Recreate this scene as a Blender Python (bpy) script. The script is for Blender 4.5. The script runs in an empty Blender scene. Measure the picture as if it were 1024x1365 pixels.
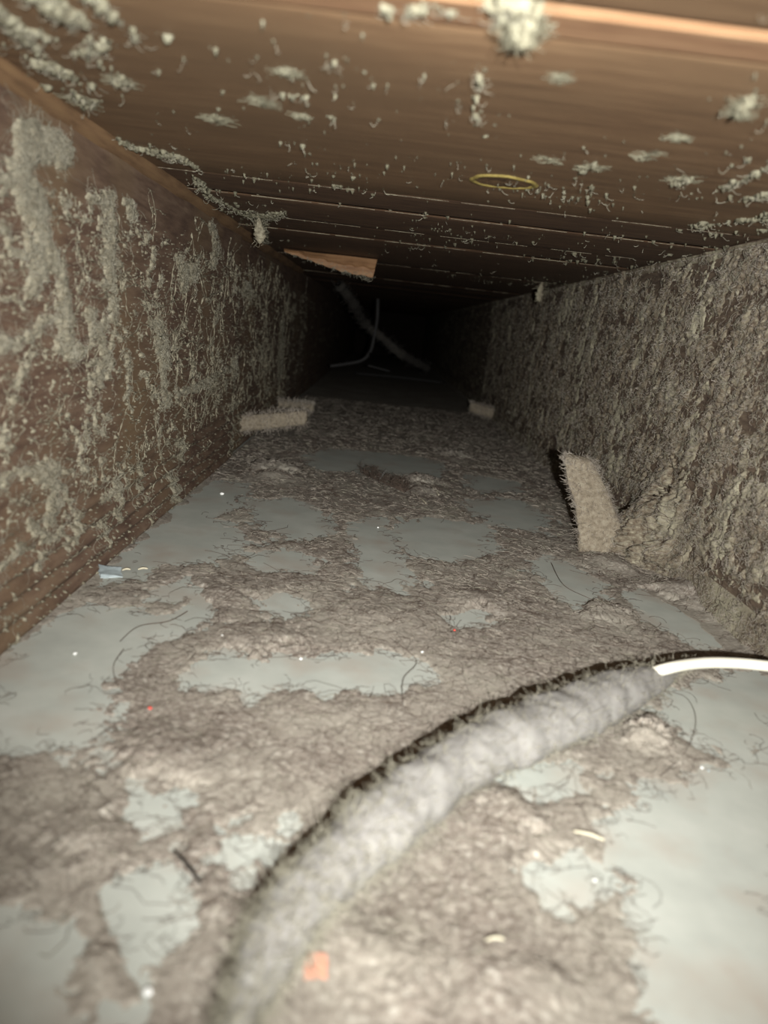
import bpy, bmesh, math, random
import numpy as np
from mathutils import Vector, Matrix
random.seed(7); RNG = np.random.default_rng(7)
SC = bpy.context.scene
COL = SC.collection

# ------------------------------------------------------------------ camera, world, light, exposure
# duct frame: x to the right, y along the duct, z up; floor z=0
CAMZ, XL, XR, ZC = 0.1506, -0.1467, 0.2214, 0.2257
FOC = 1000.0
PITCH = math.atan2(682.5-435.0, FOC); ROLL = math.radians(6.25)
Ry = Matrix.Rotation(-ROLL, 3, 'Y')            # camera is held rolled a little to the left
R_ = Ry @ Vector((1, 0, 0)); U_ = Ry @ Vector((0, math.sin(PITCH), math.cos(PITCH))); F_ = Ry @ Vector((0, math.cos(PITCH), -math.sin(PITCH)))
CAM = Vector((0, 0, CAMZ))
cam_d = bpy.data.cameras.new('camera'); cam = bpy.data.objects.new('camera', cam_d); COL.objects.link(cam)
m3 = Matrix((R_, U_, -F_)).transposed()
cam.matrix_world = Matrix.Translation(CAM) @ m3.to_4x4()
cam_d.sensor_fit = 'HORIZONTAL'; cam_d.sensor_width = 36; cam_d.lens = 36*FOC/1024
cam_d.clip_start = 0.01; cam_d.clip_end = 20
cam_d.dof.use_dof = True; cam_d.dof.focus_distance = 0.55; cam_d.dof.aperture_fstop = 12.0
SC.camera = cam

w = bpy.data.worlds.new('world'); SC.world = w; w.use_nodes = True
w.node_tree.nodes['Background'].inputs[0].default_value = (1.0, 0.9, 0.75, 1)
w.node_tree.nodes['Background'].inputs[1].default_value = 0.02

def spot(name, loc, aim, energy, size, blend, radius, col):
    ld = bpy.data.lights.new(name, 'SPOT'); ld.energy = energy; ld.spot_size = size; ld.spot_blend = blend
    ld.shadow_soft_size = radius; ld.color = col
    o = bpy.data.objects.new(name, ld); COL.objects.link(o); o.location = loc
    o.rotation_euler = (Vector(aim)-Vector(loc)).to_track_quat('-Z', 'Y').to_euler(); return o
# the phone's flash, just right of and below its lens
flash = spot('phone_flash', CAM + R_*0.020 + U_*-0.012 + F_*-0.055, (0.058, 0.62, 0.124), 23.5, math.radians(94), 1.0, 0.0025, (0.98, 1.0, 1.02))

SC.view_settings.view_transform = 'Standard'; SC.view_settings.look = 'None'
SC.view_settings.gamma = 1; SC.view_settings.use_curve_mapping = False
SC.view_settings.exposure = 0.0

# ------------------------------------------------------------------ helpers
def ray(px, py): return F_*FOC + R_*(px-512) + U_*(682.5-py)
def on_floor(px, py, h=0.0): d = ray(px, py); return CAM + d*((h-CAMZ)/d.z)
def on_ceil(px, py, h=0.0): d = ray(px, py); return CAM + d*((ZC-h-CAMZ)/d.z)
def on_left(px, py, h=0.0): d = ray(px, py); return CAM + d*((XL+h)/d.x)
def on_right(px, py, h=0.0): d = ray(px, py); return CAM + d*((XR-h)/d.x)
def at_y(px, py, y): d = ray(px, py); return CAM + d*(y/d.y)

def perlin(x, y, seed=0):
    x = np.asarray(x, float); y = np.asarray(y, float)
    xi = np.floor(x).astype(np.int64); yi = np.floor(y).astype(np.int64); xf = x-xi; yf = y-yi
    def g(ix, iy, dx, dy):
        h = (ix*374761393 + iy*668265263 + seed*362437) & 0xffffffff
        h = ((h ^ (h >> 13))*1274126177) & 0xffffffff; h = h ^ (h >> 16)
        a = (h & 0xffff)*(2*math.pi/65536); return np.cos(a)*dx + np.sin(a)*dy
    u = xf*xf*xf*(xf*(xf*6-15)+10); v = yf*yf*yf*(yf*(yf*6-15)+10)
    a = g(xi, yi, xf, yf); b = g(xi+1, yi, xf-1, yf); c = g(xi, yi+1, xf, yf-1); d = g(xi+1, yi+1, xf-1, yf-1)
    return ((a+(b-a)*u)*(1-v) + (c+(d-c)*u)*v)*1.5
def fbm(x, y, o=4, seed=0, gain=.5):
    s = 0; a = 1; t = 0
    for i in range(o): s = s + a*perlin(x*2**i+i*17.3, y*2**i-i*9.1, seed+i); t += a; a *= gain
    return s/t
def ridged(x, y, o=3, seed=0):
    s = 0; a = 1; t = 0
    for i in range(o): s = s + a*(1-np.abs(perlin(x*2**i+i*7.7, y*2**i+i*3.1, seed+i))*2.2); t += a; a *= .55
    return s/t
def smooth(e0, e1, x): t = np.clip((x-e0)/(e1-e0), 0, 1); return t*t*(3-2*t)

def np_mesh(name, V, F):
    V = np.ascontiguousarray(V, dtype=np.float32); F = np.ascontiguousarray(F, dtype=np.int32)
    me = bpy.data.meshes.new(name); k = F.shape[1]
    me.vertices.add(len(V)); me.vertices.foreach_set('co', V.ravel())
    me.loops.add(F.size); me.loops.foreach_set('vertex_index', F.ravel())
    me.polygons.add(len(F)); me.polygons.foreach_set('loop_start', np.arange(0, F.size, k, dtype=np.int32))
    me.polygons.foreach_set('loop_total', np.full(len(F), k, dtype=np.int32))
    me.polygons.foreach_set('use_smooth', np.ones(len(F), dtype=bool))
    me.update(calc_edges=True); return me
def link(name, me, mat, parent=None, label=None, cat=None, group=None, kind=None):
    o = bpy.data.objects.new(name, me); COL.objects.link(o)
    if me is not None and mat is not None:
        me.materials.clear()
        for m in (mat if isinstance(mat, list) else [mat]): me.materials.append(m)
    if parent: o.parent = parent
    for k, v in (('label', label), ('category', cat), ('group', group), ('kind', kind)):
        if v: o[k] = v
    return o
def field(A, B, h, place, keep):
    """height field over coordinates A (rows) x B (cols); place(a,b,h)->xyz arrays; keep mask on vertices"""
    na, nb = A.shape; V = np.stack(place(A, B, h), -1).reshape(-1, 3)
    i = np.arange(na*nb).reshape(na, nb)
    F = np.stack([i[:-1, :-1], i[:-1, 1:], i[1:, 1:], i[1:, :-1]], -1)
    k = keep[:-1, :-1] | keep[:-1, 1:] | keep[1:, 1:] | keep[1:, :-1]
    F = F[k]; used = np.unique(F); remap = np.zeros(na*nb, int); remap[used] = np.arange(len(used))
    return V[used], remap[F]
def tubes(P, rad, sides=3):
    """P (N,K,3) polylines, rad (N,K) -> closed little tubes"""
    N, K, _ = P.shape; T = np.gradient(P, axis=1); T /= np.linalg.norm(T, axis=2, keepdims=True)+1e-12
    ref = np.zeros_like(T); ref[..., 2] = 1; ref[np.abs(T[..., 2]) > .9] = (1, 0, 0)
    n1 = np.cross(T, ref); n1 /= np.linalg.norm(n1, axis=2, keepdims=True)+1e-12; n2 = np.cross(T, n1)
    V = []
    for s in range(sides):
        a = 2*math.pi*s/sides; V.append(P + (n1*math.cos(a)+n2*math.sin(a))*rad[..., None])
    V = np.stack(V, 2).reshape(-1, 3)
    idx = np.arange(N*K*sides).reshape(N, K, sides); F = []
    for s in range(sides):
        t = (s+1) % sides; F.append(np.stack([idx[:, :-1, s], idx[:, :-1, t], idx[:, 1:, t], idx[:, 1:, s]], -1).reshape(-1, 4))
    return V, np.concatenate(F)
def walk(start, ang, length, K, curl, e1, e2, nrm, lift, seed=0):
    """random-walk curls in plane e1,e2, arching off along nrm"""
    N = len(start); rng = np.random.default_rng(seed)
    k = rng.normal(0, curl, (N, 1)); a = ang[:, None] + k*np.linspace(0, 1, K)[None] + np.cumsum(rng.normal(0, curl*.22, (N, K)), 1)
    st = (length/(K-1))[:, None]; dx = np.cumsum(np.cos(a)*st, 1); dy = np.cumsum(np.sin(a)*st, 1)
    l = np.sin(np.linspace(0, 1, K)*math.pi*rng.uniform(.5, 1, (N, 1)))*lift[:, None]
    return start[:, None] + dx[..., None]*np.array(e1) + dy[..., None]*np.array(e2) + l[..., None]*np.array(nrm)
def merge(*vf):
    V = []; F = []; o = 0
    for v, f in vf: V.append(v); F.append(f+o); o += len(v)
    return np.concatenate(V), np.concatenate(F)
def box_vf(c, s):
    c = np.array(c, float); s = np.array(s, float)/2
    V = np.array([[x, y, z] for x in (-1, 1) for y in (-1, 1) for z in (-1, 1)])*s + c
    return V, np.array([[0, 1, 3, 2], [4, 6, 7, 5], [0, 4, 5, 1], [2, 3, 7, 6], [0, 2, 6, 4], [1, 5, 7, 3]])
def box_obj(name, lo, hi, mat, parent=None, bev=0, **kw):
    bm = bmesh.new(); bmesh.ops.create_cube(bm, size=1)
    lo = Vector(lo); hi = Vector(hi)
    for v in bm.verts: v.co = Vector([(lo[i]+hi[i])/2 + v.co[i]*(hi[i]-lo[i]) for i in range(3)])
    if bev: bmesh.ops.bevel(bm, geom=bm.edges[:], offset=bev, segments=2, affect='EDGES')
    me = bpy.data.meshes.new(name); bm.to_mesh(me); bm.free(); return link(name, me, mat, parent, **kw)
def seg_dist(X, Y, pts):
    """distance of grid X,Y to polyline pts [(x,y,r)...] minus interpolated radius"""
    D = np.full(X.shape, 9.0)
    if len(pts) == 1: return np.hypot(X-pts[0][0], Y-pts[0][1])-pts[0][2]
    for (x0, y0, r0), (x1, y1, r1) in zip(pts[:-1], pts[1:]):
        dx, dy = x1-x0, y1-y0; L = dx*dx+dy*dy+1e-12
        t = np.clip(((X-x0)*dx+(Y-y0)*dy)/L, 0, 1)
        D = np.minimum(D, np.hypot(X-x0-t*dx, Y-y0-t*dy)-(r0+(r1-r0)*t))
    return D
def poly_sd(X, Y, pts):
    D = np.full(X.shape, 9.0); ins = np.zeros(X.shape, bool); n = len(pts)
    for i in range(n):
        x0, y0 = pts[i]; x1, y1 = pts[(i+1) % n]; dx, dy = x1-x0, y1-y0; L = dx*dx+dy*dy+1e-12
        t = np.clip(((X-x0)*dx+(Y-y0)*dy)/L, 0, 1); D = np.minimum(D, np.hypot(X-x0-t*dx, Y-y0-t*dy))
        c = ((y0 > Y) != (y1 > Y)) & (X < (x1-x0)*(Y-y0)/((y1-y0) or 1e-9)+x0); ins ^= c
    return np.where(ins, -D, D)

# ------------------------------------------------------------------ materials
def srgb(r, g, b): return tuple(((c/255)/12.92 if c/255 <= .04045 else ((c/255+.055)/1.055)**2.4) for c in (r, g, b)) + (1,)
def mat(name, cols, scale=(1, 1, 1), nscale=50, detail=6, rough=.9, bump=.3, bscale=None, bdist=.0006, metal=0, sheen=0, spec=.3, stops=None, extra=None):
    m = bpy.data.materials.new(name); m.use_nodes = True; nt = m.node_tree; N = nt.nodes; L = nt.links
    b = N['Principled BSDF']; tc = N.new('ShaderNodeTexCoord'); mp = N.new('ShaderNodeMapping'); mp.inputs['Scale'].default_value = scale
    L.new(tc.outputs['Object'], mp.inputs[0]); n = N.new('ShaderNodeTexNoise'); n.inputs['Scale'].default_value = nscale; n.inputs['Detail'].default_value = detail
    n.inputs['Roughness'].default_value = .62; L.new(mp.outputs[0], n.inputs['Vector'])
    cr = N.new('ShaderNodeValToRGB'); L.new(n.outputs['Fac'], cr.inputs[0]); e = cr.color_ramp.elements
    stops = stops or list(np.linspace(.32, .68, len(cols)))
    e[0].position = stops[0]; e[0].color = cols[0]; e[1].position = stops[-1]; e[1].color = cols[-1]
    for s, c in zip(stops[1:-1], cols[1:-1]): k = e.new(s); k.color = c
    out = cr.outputs[0]
    if extra:                                        # second, larger layer: (colour, scale, lo, hi)
        n3 = N.new('ShaderNodeTexNoise'); n3.inputs['Scale'].default_value = extra[1]; n3.inputs['Detail'].default_value = 5
        if len(extra) > 4: mp3 = N.new('ShaderNodeMapping'); mp3.inputs['Scale'].default_value = extra[4]; L.new(tc.outputs['Object'], mp3.inputs[0]); L.new(mp3.outputs[0], n3.inputs['Vector'])
        else: L.new(tc.outputs['Object'], n3.inputs['Vector'])
        r = N.new('ShaderNodeMapRange'); r.inputs[1].default_value = extra[2]; r.inputs[2].default_value = extra[3]; L.new(n3.outputs['Fac'], r.inputs[0])
        mx = N.new('ShaderNodeMix'); mx.data_type = 'RGBA'; L.new(r.outputs[0], mx.inputs['Factor']); L.new(out, mx.inputs['A']); mx.inputs['B'].default_value = extra[0]; out = mx.outputs['Result']
    L.new(out, b.inputs['Base Color']); b.inputs['Roughness'].default_value = rough; b.inputs['Metallic'].default_value = metal
    b.inputs['Specular IOR Level'].default_value = spec
    if sheen: b.inputs['Sheen Weight'].default_value = sheen
    if bump:
        n2 = N.new('ShaderNodeTexNoise'); n2.inputs['Scale'].default_value = bscale or nscale*3; n2.inputs['Detail'].default_value = 5; n2.inputs['Roughness'].default_value = .65
        L.new(mp.outputs[0], n2.inputs['Vector']); bp = N.new('ShaderNodeBump'); bp.inputs['Strength'].default_value = bump; bp.inputs['Distance'].default_value = bdist
        L.new(n2.outputs['Fac'], bp.inputs['Height']); L.new(bp.outputs[0], b.inputs['Normal'])
    return m
M_metal = mat('dusty_sheet_metal', [srgb(160, 161, 150), srgb(168, 169, 157), srgb(176, 176, 164)], nscale=35, rough=.62, bump=.25, bscale=700, bdist=.0002, spec=.35, extra=(srgb(162, 154, 140), 30, .50, .72))
M_wood = mat('old_brown_plank', [srgb(86, 65, 46), srgb(104, 80, 57), srgb(120, 95, 69)], scale=(1, 9, 9), nscale=22, detail=9, rough=.55, bump=.35, bscale=60, bdist=.0006, extra=(srgb(94, 74, 53), 6, .4, .7))
M_wood_dark = mat('dark_brown_plank', [srgb(60, 44, 33), srgb(80, 60, 44), srgb(98, 76, 56)], scale=(1, 9, 9), nscale=30, detail=9, rough=.6, bump=.35, bscale=70, bdist=.0006)
M_joist = mat('stained_joist_wood', [srgb(76, 58, 47), srgb(98, 78, 63), srgb(116, 96, 78)], scale=(3, 1, 6), nscale=30, detail=8, rough=.7, bump=.5, bscale=120, bdist=.0007, extra=(srgb(112, 92, 68), 12, .48, .75))
M_pale = mat('raw_pale_wood', [srgb(112, 80, 52), srgb(132, 97, 65), srgb(144, 110, 76)], scale=(1, 8, 8), nscale=30, rough=.7, bump=.25, bscale=90)
M_strip = mat('pale_strip_wood', [srgb(98, 70, 46), srgb(114, 84, 57), srgb(124, 96, 68)], scale=(1, 8, 8), nscale=30, rough=.9, bump=.25, bscale=90)
M_fillet = mat('corner_fillet_wood', [srgb(90, 68, 46), srgb(112, 86, 60), srgb(122, 96, 66)], scale=(8, 1, 8), nscale=30, rough=.7, bump=.25, bscale=90)
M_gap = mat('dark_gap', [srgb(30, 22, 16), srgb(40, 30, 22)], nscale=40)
M_knot_heart = mat('knot_heart', [srgb(58, 42, 28), srgb(92, 70, 46)], nscale=200, rough=.6, bump=.4)
M_knot_ring = mat('knot_ring', [srgb(104, 90, 46), srgb(136, 120, 68)], nscale=300, rough=.5, bump=.3)
M_lint_floor = mat('floor_lint', [srgb(96, 87, 76), srgb(126, 116, 104), srgb(139, 130, 117), srgb(178, 171, 157)], nscale=420, detail=8, rough=1, bump=.4, bscale=1300, bdist=.0006, spec=.1, extra=(srgb(152, 145, 130), 18, .42, .70))
M_lint_left = mat('wall_lint', [srgb(98, 90, 74), srgb(132, 124, 104), srgb(154, 147, 125)], nscale=320, detail=7, rough=1, bump=.8, bscale=900, bdist=.001, spec=.1)
M_lint_ceil = mat('ceiling_lint', [srgb(94, 88, 71), srgb(120, 115, 95), srgb(136, 132, 111)], nscale=320, detail=7, rough=1, bump=.6, bscale=900, bdist=.0006, spec=.1)
M_joist_right = mat('dusty_joist_wood', [srgb(72, 59, 48), srgb(92, 77, 62), srgb(114, 98, 80)], scale=(3, 1, 6), nscale=60, detail=8, rough=.9, bump=.5, bscale=300, bdist=.0007)
M_lint_right = mat('matted_wall_lint', [srgb(72, 61, 49), srgb(106, 94, 78), srgb(122, 112, 94), srgb(152, 144, 122)], nscale=300, detail=8, rough=1, bump=.6, bscale=1200, bdist=.0007, spec=.1, extra=(srgb(150, 143, 120), 30, .52, .66, (1, 1, .6)))
M_lint_pale = mat('pale_cable_lint', [srgb(111, 108, 101), srgb(122, 118, 111), srgb(130, 127, 119)], nscale=200, detail=7, rough=1, bump=.25, bscale=900, bdist=.0006, spec=.1)
M_hair_dark = mat('dark_hair', [srgb(62, 50, 42), srgb(92, 76, 64)], nscale=60, rough=.8, bump=0)
M_hair_mid = mat('grey_fibre', [srgb(128, 116, 102), srgb(172, 162, 146)], nscale=60, rough=.9, bump=0)
M_hair_pale = mat('pale_fibre', [srgb(126, 120, 102), srgb(156, 150, 131)], nscale=60, rough=.9, bump=0)
M_tab = mat('dusty_tab', [srgb(112, 101, 84), srgb(136, 124, 105), srgb(152, 142, 122)], nscale=300, detail=7, rough=1, bump=.8, bscale=1100, bdist=.001, spec=.1)
M_cable = mat('cream_cable_sheath', [srgb(214, 208, 186), srgb(226, 220, 200)], nscale=40, rough=.35, bump=.05, spec=.5)
M_white = mat('white_crumb', [srgb(220, 218, 208), srgb(236, 234, 226)], nscale=400, rough=.3, bump=.2, spec=.6)
M_straw = mat('straw', [srgb(176, 166, 140), srgb(194, 186, 160)], nscale=200, rough=.6, bump=.2)
M_pink = mat('pink_chip', [srgb(178, 122, 98), srgb(190, 136, 110)], nscale=200, rough=.8, bump=.3)
M_red = mat('red_speck', [srgb(196, 70, 56), srgb(210, 90, 76)], nscale=200, rough=.7, bump=.1)
M_blue = mat('blue_grey_chip', [srgb(138, 146, 144), srgb(158, 166, 164)], nscale=200, rough=.4, bump=.3)
M_twig = mat('dark_twig', [srgb(58, 48, 40), srgb(88, 74, 62)], nscale=200, rough=.8, bump=.3)
M_far_lint = mat('far_lint_dimmed', [srgb(46, 43, 38), srgb(66, 61, 54)], nscale=200, rough=1, bump=.5)  # lint colour darkened to paint in the gloom of the far end
M_wire = mat('dimmed_grey_wire', [srgb(36, 34, 31), srgb(48, 45, 41)], nscale=100, rough=.6, bump=.2)  # grey darkened in the colour itself so the far wires look unlit

# ------------------------------------------------------------------ setting
Y0, Y1 = -0.10, 4.20
box_obj('floor', (XL-.02, Y0, -.012), (XR+.02, Y1, 0), M_metal, kind='structure')
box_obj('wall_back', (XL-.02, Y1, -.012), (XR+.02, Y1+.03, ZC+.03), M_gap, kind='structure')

# left joist: fluted foot, second length set back a little beyond y = STEP
STEP = on_left(308, 590).y
def left_surface(Y, Z):
    e = 1-smooth(.030, .062, Z + .006*fbm(Y*9, Z*0+3, 2, 5))
    r = np.sin((Z + .0016*fbm(Y*14, Z*30, 3, 9))/.0098*2*math.pi)
    h = .0014*r*e + .0005*fbm(Y*25, Z*420, 4, 3)
    h = h + .0016*smooth(.055, .0, Z)
    h = h - .0045*smooth(STEP, STEP+.004, Y)
    return h
ys = np.concatenate([np.linspace(Y0, .2, 20), np.geomspace(.205, Y1, 330)]); zs = np.linspace(-.004, ZC+.004, 260)
A, B = np.meshgrid(ys, zs, indexing='ij')
vf = field(A, B, left_surface(A, B), lambda a, b, h: (XL+h, a, b), np.ones_like(A, bool))
link('wall_left', np_mesh('wall_left', *merge(vf, box_vf((XL-.025, (Y0+Y1)/2, ZC/2), (.036, Y1-Y0, ZC+.02)))), M_joist, kind='structure')
def right_surface(Y, Z): return .0012*fbm(Y*20, Z*60, 3, 31)
ys = np.concatenate([np.linspace(Y0, .2, 20), np.geomspace(.205, Y1, 160)]); zs = np.linspace(-.004, ZC+.004, 80)
A, B = np.meshgrid(ys, zs, indexing='ij')
vf = field(A, B, right_surface(A, B), lambda a, b, h: (XR-h, a, b), np.ones_like(A, bool))
vf = (vf[0], vf[1][:, ::-1])
link('wall_right', np_mesh('wall_right', *merge(vf, box_vf((XR+.025, (Y0+Y1)/2, ZC/2), (.036, Y1-Y0, ZC+.02)))), M_joist_right, kind='structure')

# ceiling: subfloor boards laid across the joists
ceil = box_obj('ceiling', (XL-.03, Y0, ZC+.012), (XR+.03, Y1, ZC+.030), M_gap, kind='structure')
c0 = on_ceil(800, 52).y; c1 = on_ceil(800, 26).y       # far and near edge of the pale strip
seams = [on_ceil(512, v).y for v in (258, 281, 306, 321, 352, 372)]
print('strip', c1, c0, 'seams', seams, 'step', STEP)
edges = [(Y0, c1-.003, M_wood, .0), (c0+.0025, seams[0], M_wood, .0)]
prev = seams[0]
for i, s in enumerate(seams[1:]): edges.append((prev, s, M_wood_dark, (.0006, -.0004, .0008, -.0003, .0005)[i])); prev = s
while prev < Y1-.09: edges.append((prev, prev+.086, M_wood_dark, random.uniform(-.0006, .0008))); prev += .086
edges.append((prev, Y1, M_wood_dark, 0))
def plank(y0, y1, dz, m):
    nx = 24; ny = 8
    xs = np.linspace(XL-.018, XR+.018, nx); yy = np.concatenate([[y0+.0004, y0+.0012], np.linspace(y0+.004, y1-.004, ny), [y1-.0012, y1-.0004]])
    Yg, Xg = np.meshgrid(yy, xs, indexing='ij')
    edge = np.minimum(Yg-y0, y1-Yg); h = .0011*(1-smooth(0, .0022, edge)) - .0004*fbm(Xg*14, Yg*40, 3, int(y0*1000) & 255)
    vf = field(Yg, Xg, h, lambda a, b, h: (b, a, ZC+dz+h), np.ones_like(Yg, bool))
    body = box_vf(((XL+XR)/2, (y0+y1)/2, ZC+.009), (XR-XL+.036, y1-y0-.0008, .010))
    return link('plank', np_mesh('plank', *merge(vf, body)), m, ceil)
planks = [plank(a, b, dz, m) for a, b, m, dz in edges]
# pale strip of unstained wood in the joint of the two nearest boards
strip = box_obj('wood_strip', (XL-.015, c1-.002, ZC-.0006), (XR+.015, c0+.0015, ZC+.008), M_strip, ceil, bev=.0008)
strip['label'] = 'pale unstained strip of wood in the nearest ceiling joint'
# knot
kc = on_ceil(671, 242)
N_ = 40; V = []; F = []
for r, z in ((.0138, .0002), (.0148, -.0009), (.0164, -.0008), (.0172, .0004)):
    for i in range(N_):
        a = 2*math.pi*i/N_; rr = r*(1+.05*math.sin(3*a+1)+.03*math.sin(7*a)); V.append((kc.x+math.cos(a)*rr*1.0, kc.y+math.sin(a)*rr*.85, ZC+z))
for k in range(3):
    for i in range(N_): F.append((k*N_+i, k*N_+(i+1) % N_, (k+1)*N_+(i+1) % N_, (k+1)*N_+i))
kn = link('wood_knot', np_mesh('wood_knot', np.array(V), np.array(F)), M_knot_ring, planks[1]); kn['label'] = 'yellowish oval ring of a knot'
# heart of the knot: slightly sunk dark disc with a split
V = [(kc.x, kc.y, ZC-.0002)]; F = []
for r_ in (.005, .010, .0140):
    for i in range(N_): a = 2*math.pi*i/N_; V.append((kc.x+math.cos(a)*r_, kc.y+math.sin(a)*r_*.85, ZC-.0002-.0003*abs(math.sin(5*a+r_*400))))
for i in range(N_): F.append((0, 1+i, 1+(i+1) % N_, 1+(i+1) % N_))
me = bpy.data.meshes.new('knot_heart'); fc = [(0, 1+i, 1+(i+1) % N_) for i in range(N_)]
for k in range(2): fc += [(1+k*N_+i, 1+(k+1)*N_+i, 1+(k+1)*N_+(i+1) % N_, 1+k*N_+(i+1) % N_) for i in range(N_)]
me.from_pydata(V, [], fc); me.update(); kh = link('knot_heart', me, M_knot_heart, planks[1]); kh['label'] = 'dark heart of the knot'
# dust caught along the seams
tl = []
for q, sy in enumerate(seams):
    for x0 in np.arange(XL+.004, XR-.03, .045):
        x1 = x0+.045*random.uniform(.5, 1.); xs_ = np.linspace(x0, min(x1, XR-.004), 14); tl.append(np.stack([xs_, sy+.0007*fbm(xs_*60, xs_*0+q, 2, 21), np.full(14, ZC-.0001)], -1))
tl = np.array(tl); rw = .00014*(1+.9*fbm(tl[..., 0]*220, tl[..., 1]*50, 2, 22))*np.clip(tl[..., 1]/.4, .8, 1.8)
V, F = tubes(tl, rw, 4); link('seam_dust', np_mesh('seam_dust', V, F), M_lint_right, ceil, kind='stuff')
# light fillet in the corner between left joist and ceiling
P = []; yy = np.linspace(.12, 1.3, 90)
prof = [(-.002, -.0065), (.0040, -.0045), (.0058, -.0005), (.0056, .002), (-.002, .002)]
V = []; F = []
for i, y in enumerate(yy):
    wob = 1+.35*float(fbm(np.array(y*18), np.array(2.), 3, 4))
    for (a, b) in prof: V.append((XL+a*wob, y, ZC+b*wob))
for i in range(len(yy)-1):
    for k in range(4): F.append((i*5+k, i*5+k+1, (i+1)*5+k+1, (i+1)*5+k))
link('trim_1', np_mesh('trim_1', np.array(V), np.array(F)[:, ::-1]), M_fillet, kind='structure')

# ------------------------------------------------------------------ lint on the floor
ys = np.concatenate([np.geomspace(.128, 1.95, 740), np.geomspace(1.96, 4.1, 60)]); xs = np.linspace(XL+.0005, XR-.0005, 600)
Yf, Xf = np.meshgrid(ys, xs, indexing='ij')
bare = [
 [(130, 780), (200, 700), (265, 640), (330, 645), (318, 672), (290, 690), (330, 718), (290, 752), (215, 752), (190, 770)],
 [(332, 668), (395, 664), (440, 690), (448, 712), (385, 722), (345, 700)],
 [(322, 740), (380, 733), (425, 745), (412, 762), (350, 762)],
 [(468, 694), (512, 690), (524, 735), (548, 765), (540, 790), (490, 782), (478, 740)],
 [(512, 706), (560, 690), (655, 700), (662, 738), (600, 748), (540, 738)],
 [(706, 748), (740, 742), (800, 775), (812, 800), (760, 808), (730, 782)],
 [(400, 610), (440, 598), (520, 604), (590, 616), (590, 636), (530, 634), (470, 628), (430, 630)], [(618, 632), (690, 642), (700, 656), (640, 658)],
 [(610, 668), (690, 664), (735, 690), (720, 710), (660, 700)],
 [(246, 890), (300, 868), (400, 878), (500, 868), (575, 884), (560, 915), (480, 925), (400, 912), (330, 928), (262, 920)],
 [(20, 850), (120, 806), (210, 818), (275, 808), (278, 832), (190, 862), (150, 900), (150, 970), (80, 990), (0, 1010), (-30, 900)],
 [(340, 800), (380, 792), (412, 804), (400, 824), (352, 822)],
 [(160, 1050), (205, 1036), (250, 1060), (245, 1092), (180, 1100)],
 [(300, 1140), (350, 1118), (400, 1130), (392, 1160), (330, 1172)],
 [(145, 1160), (200, 1150), (250, 1190), (235, 1240), (195, 1305), (165, 1255)],
 [(-40, 1230), (60, 1225), (95, 1280), (110, 1365), (60, 1400), (-60, 1400)],
 [(800, 1110), (870, 1050), (960, 1020), (1060, 1000), (1100, 1400), (880, 1400), (850, 1300), (862, 1200)],
 [(700, 1160), (760, 1135), (830, 1140), (835, 1190), (770, 1200)],
 [(880, 920), (960, 905), (1050, 900), (1050, 990), (960, 1005), (900, 975)],
 [(640, 1040), (700, 1018), (765, 1020), (770, 1045), (700, 1062)],
 [(828, 790), (865, 788), (960, 838), (980, 862), (930, 866), (880, 838)],
 [(200, 790), (250, 772), (262, 790), (230, 802)],
 [(590, 820), (640, 812), (660, 830), (610, 838)],
 [(96, 1010), (150, 985), (160, 1010), (110, 1030)],
]
wx = Xf + .010*fbm(Xf*60, Yf*60, 5, 41)+.0016*perlin(Xf*420, Yf*420, 44); wy = Yf + .012*fbm(Xf*50+9, Yf*50, 5, 42)+.002*perlin(Xf*420+9, Yf*420, 45)
SD = np.full(Xf.shape, .02)
for p in bare:
    q = [on_floor(*c) for c in p]; q = [(v.x, v.y) for v in q]
    SD = np.minimum(SD, poly_sd(wx, wy, q))
cov = SD + .0050*fbm(Xf*90, Yf*70, 4, 51) + .0018*fbm(Xf*480, Yf*420, 3, 56) + .0004 - .011*smooth(.16, .42, fbm(Xf*55, Yf*42, 5, 59))*smooth(1.0, .8, Yf) + .006*smooth(.15, .4, fbm(Xf*80, Yf*60, 5, 60))                 # > 0 where lint lies
cov = cov + .004*smooth(.9, 1.15, Yf)
thin = fbm(Xf*38, Yf*30, 3, 52)
lintm = smooth(-.0006, .010, cov)
puff = .5+.5*fbm(Xf*95, Yf*80, 4, 53)
hf = lintm*(.0003 + .0008*puff*(1+.8*thin) + .0004*smooth(.18, .45, Yf)*np.clip(ridged(Xf*160+2*fbm(Xf*40, Yf*40, 2, 3), Yf*130, 3, 54), 0, 1)) + .00042*smooth(.12, .5, Yf)*lintm*fbm(Xf*800, Yf*700, 2, 55)
# rounded swells of lint: (px, py, radius m, height m)
for px, py, r, hh in [(365, 636, .032, .012), (605, 612, .030, .008), (560, 652, .030, .010), (860, 985, .014, .010), (690, 1090, .018, .007), (230, 1010, .03, .006), (110, 1120, .018, .007),
                      (800, 815, .022, .007), (640, 800, .03, .006), (500, 820, .035, .005), (900, 790, .03, .012), (815, 752, .03, .012), (330, 1230, .016, .006), (430, 1240, .02, .005), (110, 1300, .012, .004),
                      (700, 1340, .02, .006), (520, 1300, .018, .006), (360, 855, .03, .005), (310, 790, .03, .004)]:
    c = on_floor(px, py); hf = hf + .45*hh*np.exp(-((wx-c.x)**2+(wy-c.y)**2)/(r*.6)**2)*np.clip(lintm+.15, 0, 1)
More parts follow.
